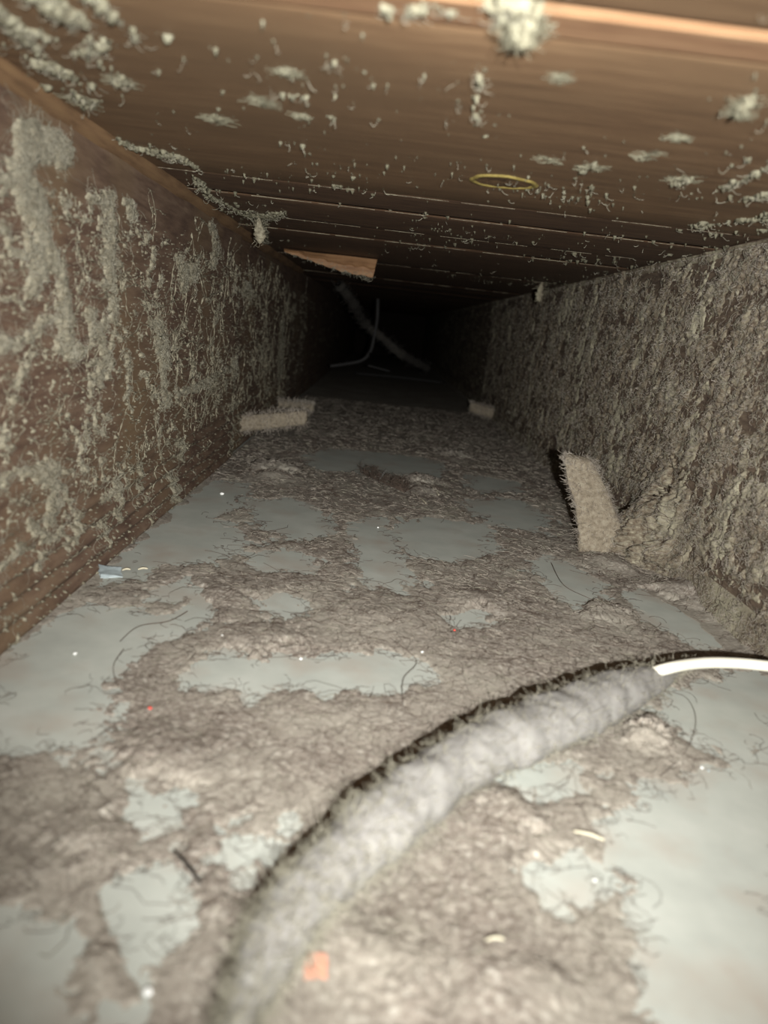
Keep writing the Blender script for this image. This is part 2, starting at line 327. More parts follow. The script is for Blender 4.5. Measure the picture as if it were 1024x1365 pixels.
# banked against both joists
hf = hf + .010*np.exp(-(XR-Xf)/.006)*smooth(.30, .5, Yf)*(.6+.6*fbm(Yf*25, Xf*0, 3, 57)) + .003*np.exp(-(Xf-XL)/.004)*np.clip(.3+fbm(Yf*30, Xf*0+2, 3, 58), 0, 1)*smooth(.2,.4,Yf)
hole = on_floor(238, 1128); hf = hf - .004*np.exp(-((Xf-hole.x)**2+(Yf-hole.y)**2)/.002**2)
keep = hf > .00018; hf = np.where(keep, hf, -.0002)
vf = field(Yf, Xf, hf, lambda a, b, h: (b, a, h), keep)
link('floor_lint', np_mesh('floor_lint', vf[0], vf[1][:, ::-1]), M_lint_floor, label='matted grey-brown lint lying in drifts over the metal duct floor', cat='lint', kind='stuff')
def floor_h(x, y):
    i = np.clip(np.searchsorted(ys, y), 0, len(ys)-1); j = np.clip(np.searchsorted(xs, x), 0, len(xs)-1); return np.maximum(hf[i, j], 0), lintm[i, j], cov[i, j]
def sample_floor(n, seed, y0=.14, y1=1.5, edge=False):
    rng = np.random.default_rng(seed); y = y0*(y1/y0)**rng.random(n*3); x = rng.uniform(XL+.004, XR-.004, n*3)
    h, l, c = floor_h(x, y); ok = (l > .4) if not edge else (np.abs(c) < .003); ok &= np.abs(x) < .75*y+.02
    return np.stack([x, y, h], -1)[ok][:n]
def fibres_floor(name, n, seed, m, lmin, lmax, rad, lift, label, curl=2.2, edge=False, K=7, y0=.15):
    s = sample_floor(n, seed, y0=y0, edge=edge); rng = np.random.default_rng(seed+1); N = len(s)
    L = rng.uniform(lmin, lmax, N)*np.where(rng.random(N) < .1, 1.8, 1); P = walk(s, rng.uniform(0, 6.28, N), L, K, curl, (1, 0, 0), (0, 1, 0), (0, 0, 1), rng.uniform(.3, 1, N)*lift, seed)
    P[..., 0] = np.clip(P[..., 0], XL+.003, XR-.003)
    h, _, _ = floor_h(P[..., 0].ravel(), P[..., 1].ravel()); hh = h.reshape(N, K)
    P[..., 2] = hh + .0002 + (P[..., 2]-s[:, None, 2])
    r = rad*np.clip(P[..., 1]/.5, .5, 1.6); V, F = tubes(P, r)
    return link(name, np_mesh(name, V, F), m, label=label, cat='fibres', kind='stuff')
fibres_floor('dark_hairs', 5200, 100, M_hair_dark, .005, .020, .00011, .0016, 'fine dark hairs tangled through the lint on the duct floor')
fibres_floor('grey_fibres', 9000, 110, M_hair_mid, .003, .012, .00014, .0016, 'short grey-brown fibres standing out of the floor lint', curl=3)
fibres_floor('edge_fibres', 4200, 120, M_hair_dark, .003, .011, .00012, .0008, 'dark wisps fringing the bare patches of the metal floor', edge=True, curl=2.5)
fibres_floor('pale_threads', 1700, 130, M_hair_pale, .003, .010, .00016, .0014, 'short pale threads caught in the floor lint', curl=2.2)

# ------------------------------------------------------------------ lint on the left joist
ys = np.concatenate([np.geomspace(.22, 1.5, 640), np.geomspace(1.51, 4.1, 50)]); zs = np.linspace(.001, ZC-.002, 430)
Y, Z = np.meshgrid(ys, zs, indexing='ij')
W1 = .010*fbm(Y*40, Z*60, 4, 61); W2 = .006*fbm(Y*40+5, Z*60, 4, 62)
yw = Y+W1; zw = Z+W2
big = fbm(Y*16, Z*14, 3, 63)
net = ridged(yw*30, zw*38, 3, 64)
net2 = ridged(yw*72+3, zw*95, 3, 65)
spk = fbm(Y*170, Z*260, 4, 66)
dens = .05 + (net-.72)*1.3 + big*.50 + (net2-.74)*.45 + spk*.42
top = smooth(.022, .040, ZC-Z + .010*fbm(Y*20, Z*0, 2, 67)); bot = .25+.75*smooth(.012, .07, Z)
dens = dens - .6*(1-top) - .22*(1-bot) + .05*smooth(STEP-.02, STEP+.02, Y)
specks = np.clip(fbm(Y*320, Z*560, 2, 68)-.36, 0, 1)*2.2*top
feat = [
 [(18, 215, 10), (45, 190, 22), (80, 200, 20)], [(22, 235, 12), (42, 275, 14), (62, 330, 13), (80, 365, 7), (84, 420, 6), (86, 450, 12)], [(84, 450, 14), (98, 466, 13)],
 [(40, 330, 8), (50, 350, 12), (40, 380, 9)], [(0, 345, 4), (40, 340, 4)], [(0, 235, 8), (22, 240, 8)], [(120, 270, 6), (135, 268, 6), (146, 260, 5)],
 [(145, 270, 4), (146, 330, 8), (145, 350, 10), (148, 390, 4), (152, 450, 3)], [(152, 448, 5), (165, 455, 3)], [(-5, 465, 14), (18, 462, 9)], [(20, 455, 4), (45, 440, 5), (75, 428, 4)],
 [(40, 460, 3), (22, 535, 3), (0, 590, 3)], [(120, 495, 2.2), (115, 560, 1.6), (107, 640, 1.8)], [(88, 555, 3), (100, 575, 2.4), (107, 615, 2.2)], [(28, 632, 8), (68, 625, 16)], [(-5, 642, 5), (50, 628, 6), (72, 652, 7), (68, 690, 4)],
 [(80, 650, 3), (98, 685, 2.5), (102, 718, 5)], [(38, 698, 5), (80, 716, 4), (92, 728, 3)], [(-5, 752, 6), (25, 727, 4), (48, 730, 2.5), (57, 752, 2)], [(118, 415, 8), (124, 440, 5), (138, 465, 2.2)],
 [(206, 425, 5), (212, 445, 6), (218, 480, 7), (215, 500, 3), (224, 530, 4), (220, 542, 3)], [(236, 522, 3), (262, 516, 7), (285, 505, 5), (303, 490, 1.5)], [(313, 478, 5), (313, 500, 6)], [(334, 382, 6), (334, 392, 6)], [(345, 390, 2), (335, 400, 1)],
 [(170, 270, 5), (176, 282, 7)], [(176, 300, 1.5), (166, 330, 1.5)], [(180, 298, 1.5), (196, 325, 1.5)], [(240, 355, 3), (243, 385, 4)], [(120, 488, 3), (140, 480, 5), (128, 505, 5)],
 [(168, 470, 3), (171, 500, 3), (165, 530, 2)], [(136, 615, 3), (137, 640, 2)], [(156, 635, 5), (158, 665, 4)], [(185, 620, 3), (184, 650, 1.5)], [(222, 638, 3), (230, 650, 5), (232, 670, 3)], [(240, 590, 4), (242, 610, 3)],
 [(282, 300, 3), (288, 330, 4), (284, 355, 3)], [(240, 345, 5), (246, 365, 6), (245, 385, 4)], [(258, 355, 5), (256, 370, 6)], [(380, 430, 2.5), (378, 470, 3), (376, 500, 2.5)], [(0, 300, 6), (12, 335, 4)], [(30, 400, 5), (0, 390, 4)],
]
fd = np.full(Y.shape, -1.0)
for f in feat:
    q = [on_left(a, b) for a, b, r in f]; pts = [(v.y, v.z, r*(v.y)/FOC*1.0) for v, (a, b, r) in zip(q, f)]
    # widths across the wall are foreshortened, so measure y compressed
    s = np.mean([v.y for v in q]); k = abs(XL)/s
    d = seg_dist((yw-0)*k, zw, [(p[0]*k, p[1], p[2]) for p in pts]); fd = np.maximum(fd, -d/.004)
dens = np.maximum(dens, fd*.55 + .10 + spk*.42 + .2*(net2-.7))
lm = smooth(0.0, .22, dens)
h = left_surface(Y, Z) + lm*(.0005+.0017*np.clip(.5+.6*fbm(Y*200, Z*150, 3, 69), 0, 2)) + .0014*smooth(.05, .3, specks) + .0009*smooth(.2, 1.2, fd)
keep = (dens > .02) | (specks > .06)
h = np.where(keep, h, left_surface(Y, Z)-.0008)
vf = field(Y, Z, h, lambda a, b, h: (XL+h, a, b), keep)
link('left_wall_lint', np_mesh('left_wall_lint', *vf), M_lint_left, label='pale lint clinging in cobwebby streaks to the left joist', cat='lint', kind='stuff')
def wall_fibres(name, ys, zs, ok, hgt, side, n, seed, m, label, lmin, lmax, rad, lift, curl=2.0, vert=.6, K=7):
    rng = np.random.default_rng(seed); ii, jj = np.nonzero(ok); wgt = 1/ys[ii]; wgt = wgt/wgt.sum()
    c = rng.choice(len(ii), n, p=wgt); y = ys[ii[c]]; z = zs[jj[c]]; hh = hgt[ii[c], jj[c]]
    s = np.stack([np.zeros(n), y, z], -1); L = rng.uniform(lmin, lmax, n)*np.where(rng.random(n) < .08, 2, 1)
    ang = np.where(rng.random(n) < vert, rng.choice([-1, 1], n)*math.pi/2+rng.normal(0, .4, n), rng.uniform(0, 6.28, n))
    P = walk(s, ang, L, K, curl, (0, 1.9 if side < 0 else 1.3, 0), (0, 0, 1), (1, 0, 0), rng.uniform(.2, 1, n)*lift, seed)
    P[..., 2] = np.clip(P[..., 2], .002, ZC-.003)
    i = np.clip(np.searchsorted(ys, P[..., 1]), 0, len(ys)-1); j = np.clip(np.searchsorted(zs, P[..., 2]), 0, len(zs)-1)
    hl = np.maximum(hgt[i, j], left_surface(P[..., 1], P[..., 2]) if side < 0 else 0)
    P[..., 0] = (XL+hl+.0001+P[..., 0]) if side < 0 else (XR-hl-.0001-P[..., 0])
    V, F = tubes(P, rad*np.clip(P[..., 1]/.4, .6, 2.0))
    return link(name, np_mesh(name, V, F), m, label=label, cat='fibres', kind='stuff')
wall_fibres('left_wall_strands', ys, zs, dens > .05, h, -1, 6000, 210, M_hair_pale, 'fine pale strands and wisps on the left joist', .0015, .006, .0001, .0015, curl=2.6, vert=.35)
wall_fibres('left_wall_threads', ys, zs, (dens > .05), h, -1, 550, 220, M_hair_pale, 'long cobweb threads hanging down the left joist', .006, .022, .00010, .002, curl=1.9, vert=.5, K=14)

rng = np.random.default_rng(77); nS = 230; yS = .27*(1.25/.27)**rng.random(nS)**.8; zS = rng.uniform(.03, ZC-.03, nS)
segs = []
for q in range(3):                                   # three generations: each branch starts on the one before
    n_ = nS*(1, 2, 2)[q]
    if q == 0: st = np.stack([np.zeros(nS), yS, zS], -1); an = rng.choice([-1, 1], nS)*math.pi/2+rng.normal(0, .5, nS); Ls = rng.uniform(.012, .045, nS)
    else:
        b = segs[-1]; i = rng.integers(0, len(b), n_); st = b[i, rng.integers(2, 14, n_)].copy(); st[:, 0] = 0; an = rng.uniform(0, 6.28, n_); Ls = rng.uniform(.006, .022, n_)/(1+.4*q)
    segs.append(walk(st, an, Ls*np.clip(st[:, 1]/.4, .6, 1.5), 16, 1.3, (0, 2.0, 0), (0, 0, 1), (1, 0, 0), rng.uniform(0, .0012, len(st)), 90+q))
P = np.concatenate(segs); P[..., 2] = np.clip(P[..., 2], .004, ZC-.012)
i_ = np.clip(np.searchsorted(ys, P[..., 1]), 0, len(ys)-1); j_ = np.clip(np.searchsorted(zs, P[..., 2]), 0, len(zs)-1)
P[..., 0] += XL+np.maximum(h[i_, j_], left_surface(P[..., 1], P[..., 2]))+.0001
wv = (.00010+.0005*np.clip(fbm(P[..., 1]*260, P[..., 2]*260, 2, 95)+.12, 0, 1)*2)*np.clip(P[..., 1]/.4, .7, 1.8)
V, F = tubes(P, wv); link('left_wall_cobwebs', np_mesh('left_wall_cobwebs', V, F), M_lint_left, label='branching dusty cobweb strands stuck across the left joist', cat='cobweb', kind='stuff')

# ------------------------------------------------------------------ lint on the right joist
ys = np.concatenate([np.geomspace(.33, 1.6, 560), np.geomspace(1.61, 4.1, 50)]); zs = np.linspace(.001, ZC-.0005, 430)
Y, Z = np.meshgrid(ys, zs, indexing='ij')
sh = Y + .35*Z
W1 = .005*fbm(Y*50, Z*50, 3, 71); W2 = .005*fbm(Y*50+5, Z*50, 3, 72)
m1 = fbm((sh+W1)*42, (Z+W2)*36, 5, 73, .6); m2 = fbm((sh+W1)*190, (Z+W2)*170, 3, 74); r1 = ridged((Y+W1)*90, (Z+W2)*80, 3, 75)
edge_top = smooth(.0, .03, ZC-Z); bottom = smooth(.02, .05, Z + .01*fbm(Y*20, Z*0, 2, 76))
dens = .20 + m1*.8 + .45*m2 + .35*(r1-.7) - .20*(1-edge_top) - .22*(1-bottom) + .08*fbm(Y*600, Z*500, 2, 79)
lm = smooth(-.05, .55, dens)
h = .0002 + lm*(.0008 + .0017*np.clip(.5+m1, 0, 2)*bottom + .0004*m2) + .0003*np.clip(r1, 0, 1)*lm + .0006*lm*fbm(Y*520, Z*480, 3, 77)
h = h + .006*np.exp(-(Z)/.012)*(.7+.4*fbm(Y*30, Z*40, 3, 78)) + .0030*np.exp(-(ZC-Z)/.006)*(.6+.8*fbm(Y*22, Z*0+1, 3, 80))
mp_ = on_right(872, 715); h = h + .034*np.exp(-((Y+.004*m1*8-mp_.y)/.032)**2-((Z+.004*m2*3)/.045)**2)
keep = (dens > -.02) | (Z < .05) & (np.abs(Y-mp_.y) < .06) | (Z < .02) | (ZC-Z < .006)
h = np.where(keep, np.maximum(h, .0002), -.0015) + right_surface(Y, Z)
vf = field(Y, Z, h, lambda a, b, h: (XR-h, a, b), keep)
link('right_wall_lint', np_mesh('right_wall_lint', vf[0], vf[1][:, ::-1]), M_lint_right, label='thick matted grey-brown lint covering the right joist', cat='lint', kind='stuff')
wall_fibres('right_wall_strands', ys, zs, keep, h, 1, 14000, 230, M_hair_mid, 'short grey fibres bristling from the right joist', .0015, .006, .0001, .0022, curl=3, vert=.3)
wall_fibres('right_wall_pale_strands', ys, zs, keep, h, 1, 4200, 240, M_hair_pale, 'pale curled strands over the lint of the right joist', .003, .010, .00011, .0028, curl=3, vert=.3)
wall_fibres('right_wall_hairs', ys, zs, keep, h, 1, 1800, 250, M_hair_dark, 'dark hairs caught in the lint of the right joist', .004, .012, .00013, .002, vert=.4)

# ------------------------------------------------------------------ lint specks on the ceiling
ys = np.geomspace(.165, 1.1, 520); xs2 = np.linspace(XL+.004, XR-.002, 420)
Y, X = np.meshgrid(ys, xs2, indexing='ij')
spk = fbm(X*90+.6*fbm(X*40, Y*40, 2, 6), Y*170, 4, 81); fine = fbm(X*380, Y*520, 3, 82); cl = fbm(X*12, Y*9, 3, 83)
d1 = spk*1.0 + .45*fine + .30*cl - .55
nr = np.exp(-np.abs((Y-.40)/.05)**2)*.10*smooth(.12, .0, np.abs(X-.03))
d2 = fine*1.0 + .35*cl - .60 + nr*2.0
right = smooth(.10, .22, X)*.13 + .22*np.exp(-((X-XL)/.03)**2)*smooth(.45, .25, Y)
dens = np.maximum(d1+right, d2)
cf = [[(155, 186, 3), (185, 197, 3), (215, 205, 4), (243, 210, 5), (262, 222, 3)], [(265, 240, 2), (282, 262, 5), (305, 272, 2.5), (320, 282, 4), (345, 288, 5), (365, 287, 4), (382, 282, 1.5)], [(345, 290, 4), (352, 310, 3), (352, 325, 3)],
      [(8, 20, 12), (30, 45, 9), (55, 70, 5)], [(70, 5, 20), (105, 20, 9)], [(45, 80, 8), (90, 98, 9)], [(135, 5, 12), (160, 30, 5), (175, 42, 8)], [(103, 69, 2), (118, 66, 3), (142, 52, 2)], [(60, 45, 6), (70, 50, 5)], [(160, 108, 6), (165, 104, 5)],
      [(110, 130, 3), (113, 142, 4)], [(640, 100, 3), (638, 125, 2), (636, 165, .8)], [(905, 352-110, 5), (920, 238, 4)], [(965, 250, 4), (990, 238, 6), (1030, 218, 5)], [(1005, 262, 6), (1040, 255, 8)], [(960, 298, 3), (985, 292, 3), (1030, 290, 4)],
      [(930, 298, 3), (945, 302, 3)], [(550, 8, 7), (600, 12, 8)], [(670, 12, 14), (715, 22, 13)], [(520, 14, 5)], [(775, 228, 3), (790, 218, 4)]]
fd = np.full(Y.shape, -1.0)
for f in cf:
    q = [on_ceil(a, b) for a, b, r in f]; s = np.mean([v.y for v in q]); k = (ZC-CAMZ)/s
    d = seg_dist(X+.002*spk, (Y+.004*fine)*k, [(v.x, v.y*k, r*s/FOC) for v, (a, b, r) in zip(q, f)]); fd = np.maximum(fd, -d/.003)
dens = np.maximum(dens, fd*.34 - .06 + .42*spk + .42*fine)
lm = smooth(0, .2, dens); h = .0002+lm*(.0006+.0016*np.clip(.5+fine, 0, 2)) + .0012*smooth(.3, 1.3, fd)
keep = dens > .02; h = np.where(keep, h, -.002)
vf = field(Y, X, h, lambda a, b, h: (b, a, ZC-.0002-h), keep)
link('ceiling_lint', np_mesh('ceiling_lint', *vf), M_lint_ceil, label='small pale flecks and wisps of lint stuck to the plank ceiling', cat='lint', kind='stuff')
rng = np.random.default_rng(5); ii, jj = np.nonzero(keep); n = 1500; wg = 1/ys[ii]; c = rng.choice(len(ii), n, p=wg/wg.sum())
s = np.stack([xs2[jj[c]], ys[ii[c]], np.full(n, ZC-.001)], -1)
P = walk(s, rng.uniform(0, 6.28, n), rng.uniform(.0015, .005, n), 6, 1.4, (1, 0, 0), (0, 1, 0), (0, 0, -1), rng.uniform(.1, 1, n)*.0025, 9)
P[..., 0] = np.clip(P[..., 0], XL+.003, XR-.003)
V, F = tubes(P, .00009*np.clip(P[..., 1]/.3, .6, 2)); link('ceiling_wisps', np_mesh('ceiling_wisps', V, F), M_hair_pale, label='hair-thin wisps dangling from the ceiling lint', cat='fibres', kind='stuff')

# ------------------------------------------------------------------ single tufts of dust
def tuft(center, e1, e2, nrm, a, b, hgt, label, group=None, ang=0., nf=60, seed=0, m=None, name='dust_tuft', fl=1.0, cat='dust tuft'):
    group = group or ('dust tufts on the plank ceiling' if name == 'dust_tuft' else 'lint clumps on the floor')
    """ragged lump: half-axes a,b in the plane e1,e2, height hgt along nrm, with wisps"""
    e1 = np.array(e1, float); e2 = np.array(e2, float); nrm = np.array(nrm, float); c = np.array(center, float)
    ca, sa = math.cos(ang), math.sin(ang); f1 = e1*ca+e2*sa; f2 = -e1*sa+e2*ca
    nu, nv = 40, 14; V = []; F = []
    for j in range(nv+1):
        ph = math.pi/2*j/nv
        for i in range(nu):
            th = 2*math.pi*i/nu; rr = math.cos(ph)
            k = 1+.42*float(fbm(np.array(math.cos(th)*1.6+seed*3.1), np.array(math.sin(th)*1.6+ph), 3, seed)) + .28*float(perlin(np.array(th*3.5), np.array(ph*4+seed), seed+2))
            V.append(c + (f1*math.cos(th)*a + f2*math.sin(th)*b)*rr*k + nrm*(math.sin(ph)*hgt*k - .0003))
    for j in range(nv):
        for i in range(nu): F.append((j*nu+i, j*nu+(i+1) % nu, (j+1)*nu+(i+1) % nu, (j+1)*nu+i))
    rng = np.random.default_rng(seed+50); th = rng.uniform(0, 6.28, nf); rr = np.sqrt(rng.random(nf))
    st = c + (f1*(np.cos(th)*a*rr)[:, None] + f2*(np.sin(th)*b*rr)[:, None]) + nrm*((1-rr)*hgt*.8)[:, None]
    P = walk(st, th, rng.uniform(.3, 1.1, nf)*max(a, b)*fl, 7, 1.4, f1, f2, nrm, rng.uniform(-.1, .7, nf)*hgt, seed)
    tv, tf = tubes(P, np.full((nf, 7), .00011)*np.clip(c[1]/.35, .7, 2.2))
    V = np.array(V); F = np.array(F)
    if np.dot(np.cross(f1, f2), nrm) < 0: F = F[:, ::-1]
    org = c; V, F = merge((V-org, F), (tv-org, tf))
    o = link(name, np_mesh(name, V, F), m or M_lint_ceil, label=label, cat=cat, group=group); o.location = org; return o
def ceil_tuft(px, py, rx, ry, label, hgt=None, **k):
    p = on_ceil(px, py); q = on_ceil(px+rx, py); r = on_ceil(px, py+ry)
    return tuft(p, (1, 0, 0), (0, 1, 0), (0, 0, -1), abs(q.x-p.x)*.72, abs(r.y-p.y)*.72,  hgt or abs(q.x-p.x)*.25, label, **k)
g = None
ceil_tuft(383, 95, 20, 7, 'spiky pale dust tuft standing alone left of middle on the widest ceiling plank', seed=1)
ceil_tuft(290, 158, 12, 7, 'round pale dust tuft on the ceiling, left of and below the spiky one', seed=2)
ceil_tuft(350, 136, 10, 9, 'small knobbly dust tuft on the ceiling just below the spiky tuft', seed=3)
ceil_tuft(402, 154, 14, 4, 'flat crescent-shaped dust tuft on the ceiling below the spiky tuft', seed=4)
ceil_tuft(747, 103, 12, 8, 'bright dust tuft on the ceiling above the oval knot', seed=5)
ceil_tuft(993, 134, 13, 12, 'largest round dust ball at the right end of the wide ceiling plank', seed=6, hgt=.004)
ceil_tuft(990, 153, 20, 6, 'ragged flat tuft right under the large round dust ball', seed=7)
ceil_tuft(785, 222, 15, 6, 'feathery dust tuft on the ceiling right of the oval knot', seed=8, ang=.5)
ceil_tuft(730, 212, 8, 6, 'small forked dust tuft on the ceiling just above the right end of the oval knot', seed=9, ang=-.6)
ceil_tuft(908, 238, 15, 6, 'wispy dust tuft near the right joist on the seam side of the wide plank', seed=10)
ceil_tuft(905, 182, 24, 5, 'long slanting dust tuft on the right of the wide ceiling plank', seed=11, ang=.5)
ceil_tuft(864, 208, 6, 7, 'small dust tuft left of the slanting tuft on the ceiling', seed=12)
ceil_tuft(700, 22, 34, 17, 'big fluffy dust clump straddling the pale ceiling strip', seed=13, hgt=.006, nf=120)
ceil_tuft(113, 136, 9, 8, 'dust tuft beside the left corner fillet of the ceiling', seed=14)
ceil_tuft(160, 107, 12, 8, 'spreading dust tuft on the ceiling between left corner and round tuft', seed=15)
# dangling tufts
def dangle(px, py, y, w, L, label, seed, m=None):
    p = at_y(px, py, y); nv, nu = 26, 16; V = []; F = []
    for j in range(nv+1):
        t = j/nv; r = w*(math.sin(math.pi*min(1, t**1.6*.98+.02))**.7*.9+.12)*(1+.35*float(perlin(np.array(t*7.), np.array(seed*1.7), seed)))
        if j in (0, nv): r *= .1
        for i in range(nu):
            th = 2*math.pi*i/nu; k = 1+.3*float(perlin(np.array(th*2.+seed), np.array(t*9.), seed+1))
            V.append((math.cos(th)*r*k+w*.25*math.sin(t*3+seed), math.sin(th)*r*k*.6, -t*L))
    for j in range(nv):
        for i in range(nu): F.append((j*nu+i, j*nu+(i+1) % nu, (j+1)*nu+(i+1) % nu, (j+1)*nu+i))
    rng = np.random.default_rng(seed); n = 70; t = rng.random(n); st = np.stack([rng.normal(0, w*.5, n), rng.normal(0, w*.4, n), -t*L], -1)
    P = walk(st, rng.uniform(0, 6.28, n), rng.uniform(.3, 1., n)*w*1.6, 6, 1.5, (1, 0, 0), (0, 0, 1), (0, 1, 0), np.zeros(n), seed); tv, tf = tubes(P, np.full((n, 6), .00014)*max(.7, y/.5))
    V, F = merge((np.array(V), np.array(F)[:, ::-1]), (tv, tf)); o = link('dust_strand', np_mesh('dust_strand', V, F), m or M_lint_left, label=label, cat='dust strand'); o.location = p; return o
p = on_ceil(724, 376); dangle(723, 376, p.y, .0045, .024, 'teardrop of lint dangling from ceiling at the top of the right joist', 3, M_lint_right)
p = on_ceil(347, 286); dangle(347, 290, p.y, .004, .020, 'knotted lint strand dangling from the left ceiling corner by the wedge', 5)

# ------------------------------------------------------------------ splintered wedge under the ceiling
wy_ = on_ceil(385, 331).y-.01
def wedge():
    A_ = [at_y(x, y, wy_) for x, y in ((378, 331), (420, 337), (462, 341), (503, 346))]
    B_ = [at_y(x, y, wy_) for x, y in ((381, 336), (415, 348), (455, 362), (497, 371))]
    V = []; F = []; n = 24
    for i in range(n+1):
        t = i/n*3; k = min(2, int(t)); f = t-k; a = A_[k].lerp(A_[k+1], f); b = B_[k].lerp(B_[k+1], f)
        j = .0009*float(perlin(np.array(i*.7), np.array(.3), 8)); b = b+Vector((0, 0, j*(1+i/n)))
        mid = a.lerp(b, .5); s = .002*float(perlin(np.array(i*.5), np.array(5.3), 9))
        mz = mid.z+s-.0015*math.sin(i)*.3
        for q in ((a.x, a.y, a.z), (mid.x, mid.y-.0045, mz+.001), (mid.x, mid.y-.002, mz-.001), (b.x, b.y-.002, b.z), (b.x, b.y+.022, b.z+.002), (a.x, a.y+.028, a.z+.004)): V.append(q)
    for i in range(n):
        for k in range(6): F.append((i*6+k, i*6+(k+1) % 6, (i+1)*6+(k+1) % 6, (i+1)*6+k))
    V += [V[0], V[n*6]]
    for base in (0, n*6):
        F += [(base, base+1, base+2, base+3), (base, base+3, base+4, base+5)]
    o = link('wooden_wedge', np_mesh('wooden_wedge', np.array(V), np.array(F)), M_pale, label='orange-brown splintered wooden wedge under the far left of the ceiling', cat='wood scrap')
    for p_ in o.data.polygons: p_.use_smooth = False
    rng = np.random.default_rng(3); n = 260; t = rng.random(n); a = np.array(B_[0]); b = np.array(B_[3])
    st = a+(b-a)*t[:, None]+np.array([0, 0, .001])+rng.normal(0, .0008, (n, 3)); P = walk(st, rng.uniform(3.4, 6.1, n), rng.uniform(.002, .006, n)*(.4+t), 6, 1.2, (1, 0, 0), (0, 0, 1), (0, -1, 0), np.full(n, .002), 4)
    V, F = tubes(P, np.full((n, 6), .0002)); link('lint_fringe', np_mesh('lint_fringe', V, F), M_hair_pale, o, kind='stuff')
wedge()

# ------------------------------------------------------------------ dust-coated tabs
def fuzzy_solid(name, rings, label, cat, m_core, m_fuzz, nf, fl, seed, coat_name='lint_coat', part='tab', rough=.0010):
    """rings: list of (center, half-width vector, half-thickness vector) -> rounded slab coated in fuzz"""
    root = bpy.data.objects.new(name, None); COL.objects.link(root); root['label'] = label; root['category'] = cat
    org = np.array(rings[0][0]); root.location = org; nu = 28; n = len(rings); dense = []
    K = (n-1)*8
    for i in range(K+1):
        t = i/8; k = min(n-2, int(t)); f = t-k; f = f*f*(3-2*f); dense.append([np.array(rings[k][q])*(1-f)+np.array(rings[k+1][q])*f for q in range(3)])
    V = []; F = []
    for i, (c, wv, tv) in enumerate(dense):
        e = 1.0; 
        if i == K: e = .45
        if i == K-1: e = .85
        if i == 0: e = .95
        for j in range(nu):
            th = 2*math.pi*j/nu; cs, sn = math.cos(th), math.sin(th); cs = math.copysign(abs(cs)**.55, cs); sn = math.copysign(abs(sn)**.55, sn)
            d = wv*cs+tv*sn; dn = d/(np.linalg.norm(d)+1e-9)
            V.append(c-org+d*e+dn*rough*float(fbm(np.array(th*3.+seed), np.array(i*.35), 3, seed)))
    for i in range(K):
        for j in range(nu): F.append((i*nu+j, i*nu+(j+1) % nu, (i+1)*nu+(j+1) % nu, (i+1)*nu+j))
    m = K*nu; V.append(dense[K][0]-org); F += [(m+j, m+(j+1) % nu, len(V)-1, len(V)-1) for j in range(0)]
    F += [(m+j, m+j+1, m+nu-2-j, m+nu-1-j) for j in range(nu//2-1)]
    F += [(j, j+1, nu-2-j, nu-1-j) for j in range(nu//2-1)]
    V = np.array(V); link(part, np_mesh(part, V, np.array(F)[:, ::-1]), m_core, root)
    rng = np.random.default_rng(seed+7); idx = rng.integers(0, K*nu, nf); st = V[idx]; ci = np.array([dense[i//nu][0]-org for i in idx]); out = st-ci; out /= np.linalg.norm(out, axis=1, keepdims=True)+1e-9
    d = out+rng.normal(0, .7, (nf, 3)); d /= np.linalg.norm(d, axis=1, keepdims=True); d2 = d+rng.normal(0, .5, (nf, 3))
    L = rng.uniform(.3, 1, nf)[:, None]*fl; P = np.stack([st-out*.0003+(d*(1-t)+d2*t)*L*t for t in (0, .33, .66, 1)], 1)
    V, F = tubes(P, np.full((nf, 4), .00010)*max(.8, org[1]/.45)); link(coat_name, np_mesh(coat_name, V, F), m_fuzz, root, kind='stuff'); return root
A3 = np.array
def V3(v): return np.array(tuple(v))
# standing strap end by the right joist
yb = on_floor(795, 742).y
def rr(px, py, y, w, t, tilt=0): return (V3(at_y(px, py, y)), A3([w*math.cos(tilt), 0, -w*math.sin(tilt)]), A3([0, t, t*.3]))
fuzzy_solid('dusty_strap', [rr(812, 748, yb+.005, .024, .006), rr(806, 715, yb+.008, .021, .005, .1), rr(795, 680, yb+.013, .0175, .0042, .2), rr(784, 650, yb+.02, .0165, .0045, .15), rr(774, 618, yb+.028, .0130, .0045, .15), rr(771, 609, yb+.030, .0100, .004, .1)],
            'upright lint-coated strap end sticking up beside the foot of the right joist', 'strap', M_tab, M_hair_mid, 2600, .004, 3, part='strap')
# slope of fluff from strap to joist
# two bars at the foot of the left joist
def bar(px0, py0, px1, py1, hgt, label, seed, dx=0, base=None):
    y = on_floor(px0, base or py0+hgt*1.15).y; s = y/FOC; hw = hgt*s/2; r = []
    for i in range(5):
        t = i/4; c = at_y(px0+(px1-px0)*t, py0+(py1-py0)*t, y); r.append((V3(c), A3([0, hw*.8, 0]), A3([0, 0, hw*(1.1-.15*t)])))
    return fuzzy_solid('dusty_tab', r, label, 'tab', M_tab, M_hair_mid, 1500, .0055, seed)
bar(306, 566, 410, 556, 21, 'lint-coated bar jutting out low from the left joist, nearer of two', 5, base=592)
bar(372, 539, 419, 543, 11, 'dim lint-coated bar jutting from the left joist behind the nearer one', 6, base=556)
bar(690, 560, 626, 542, 14, 'dim lint-coated bar jutting from the foot of the right joist', 8, base=566)

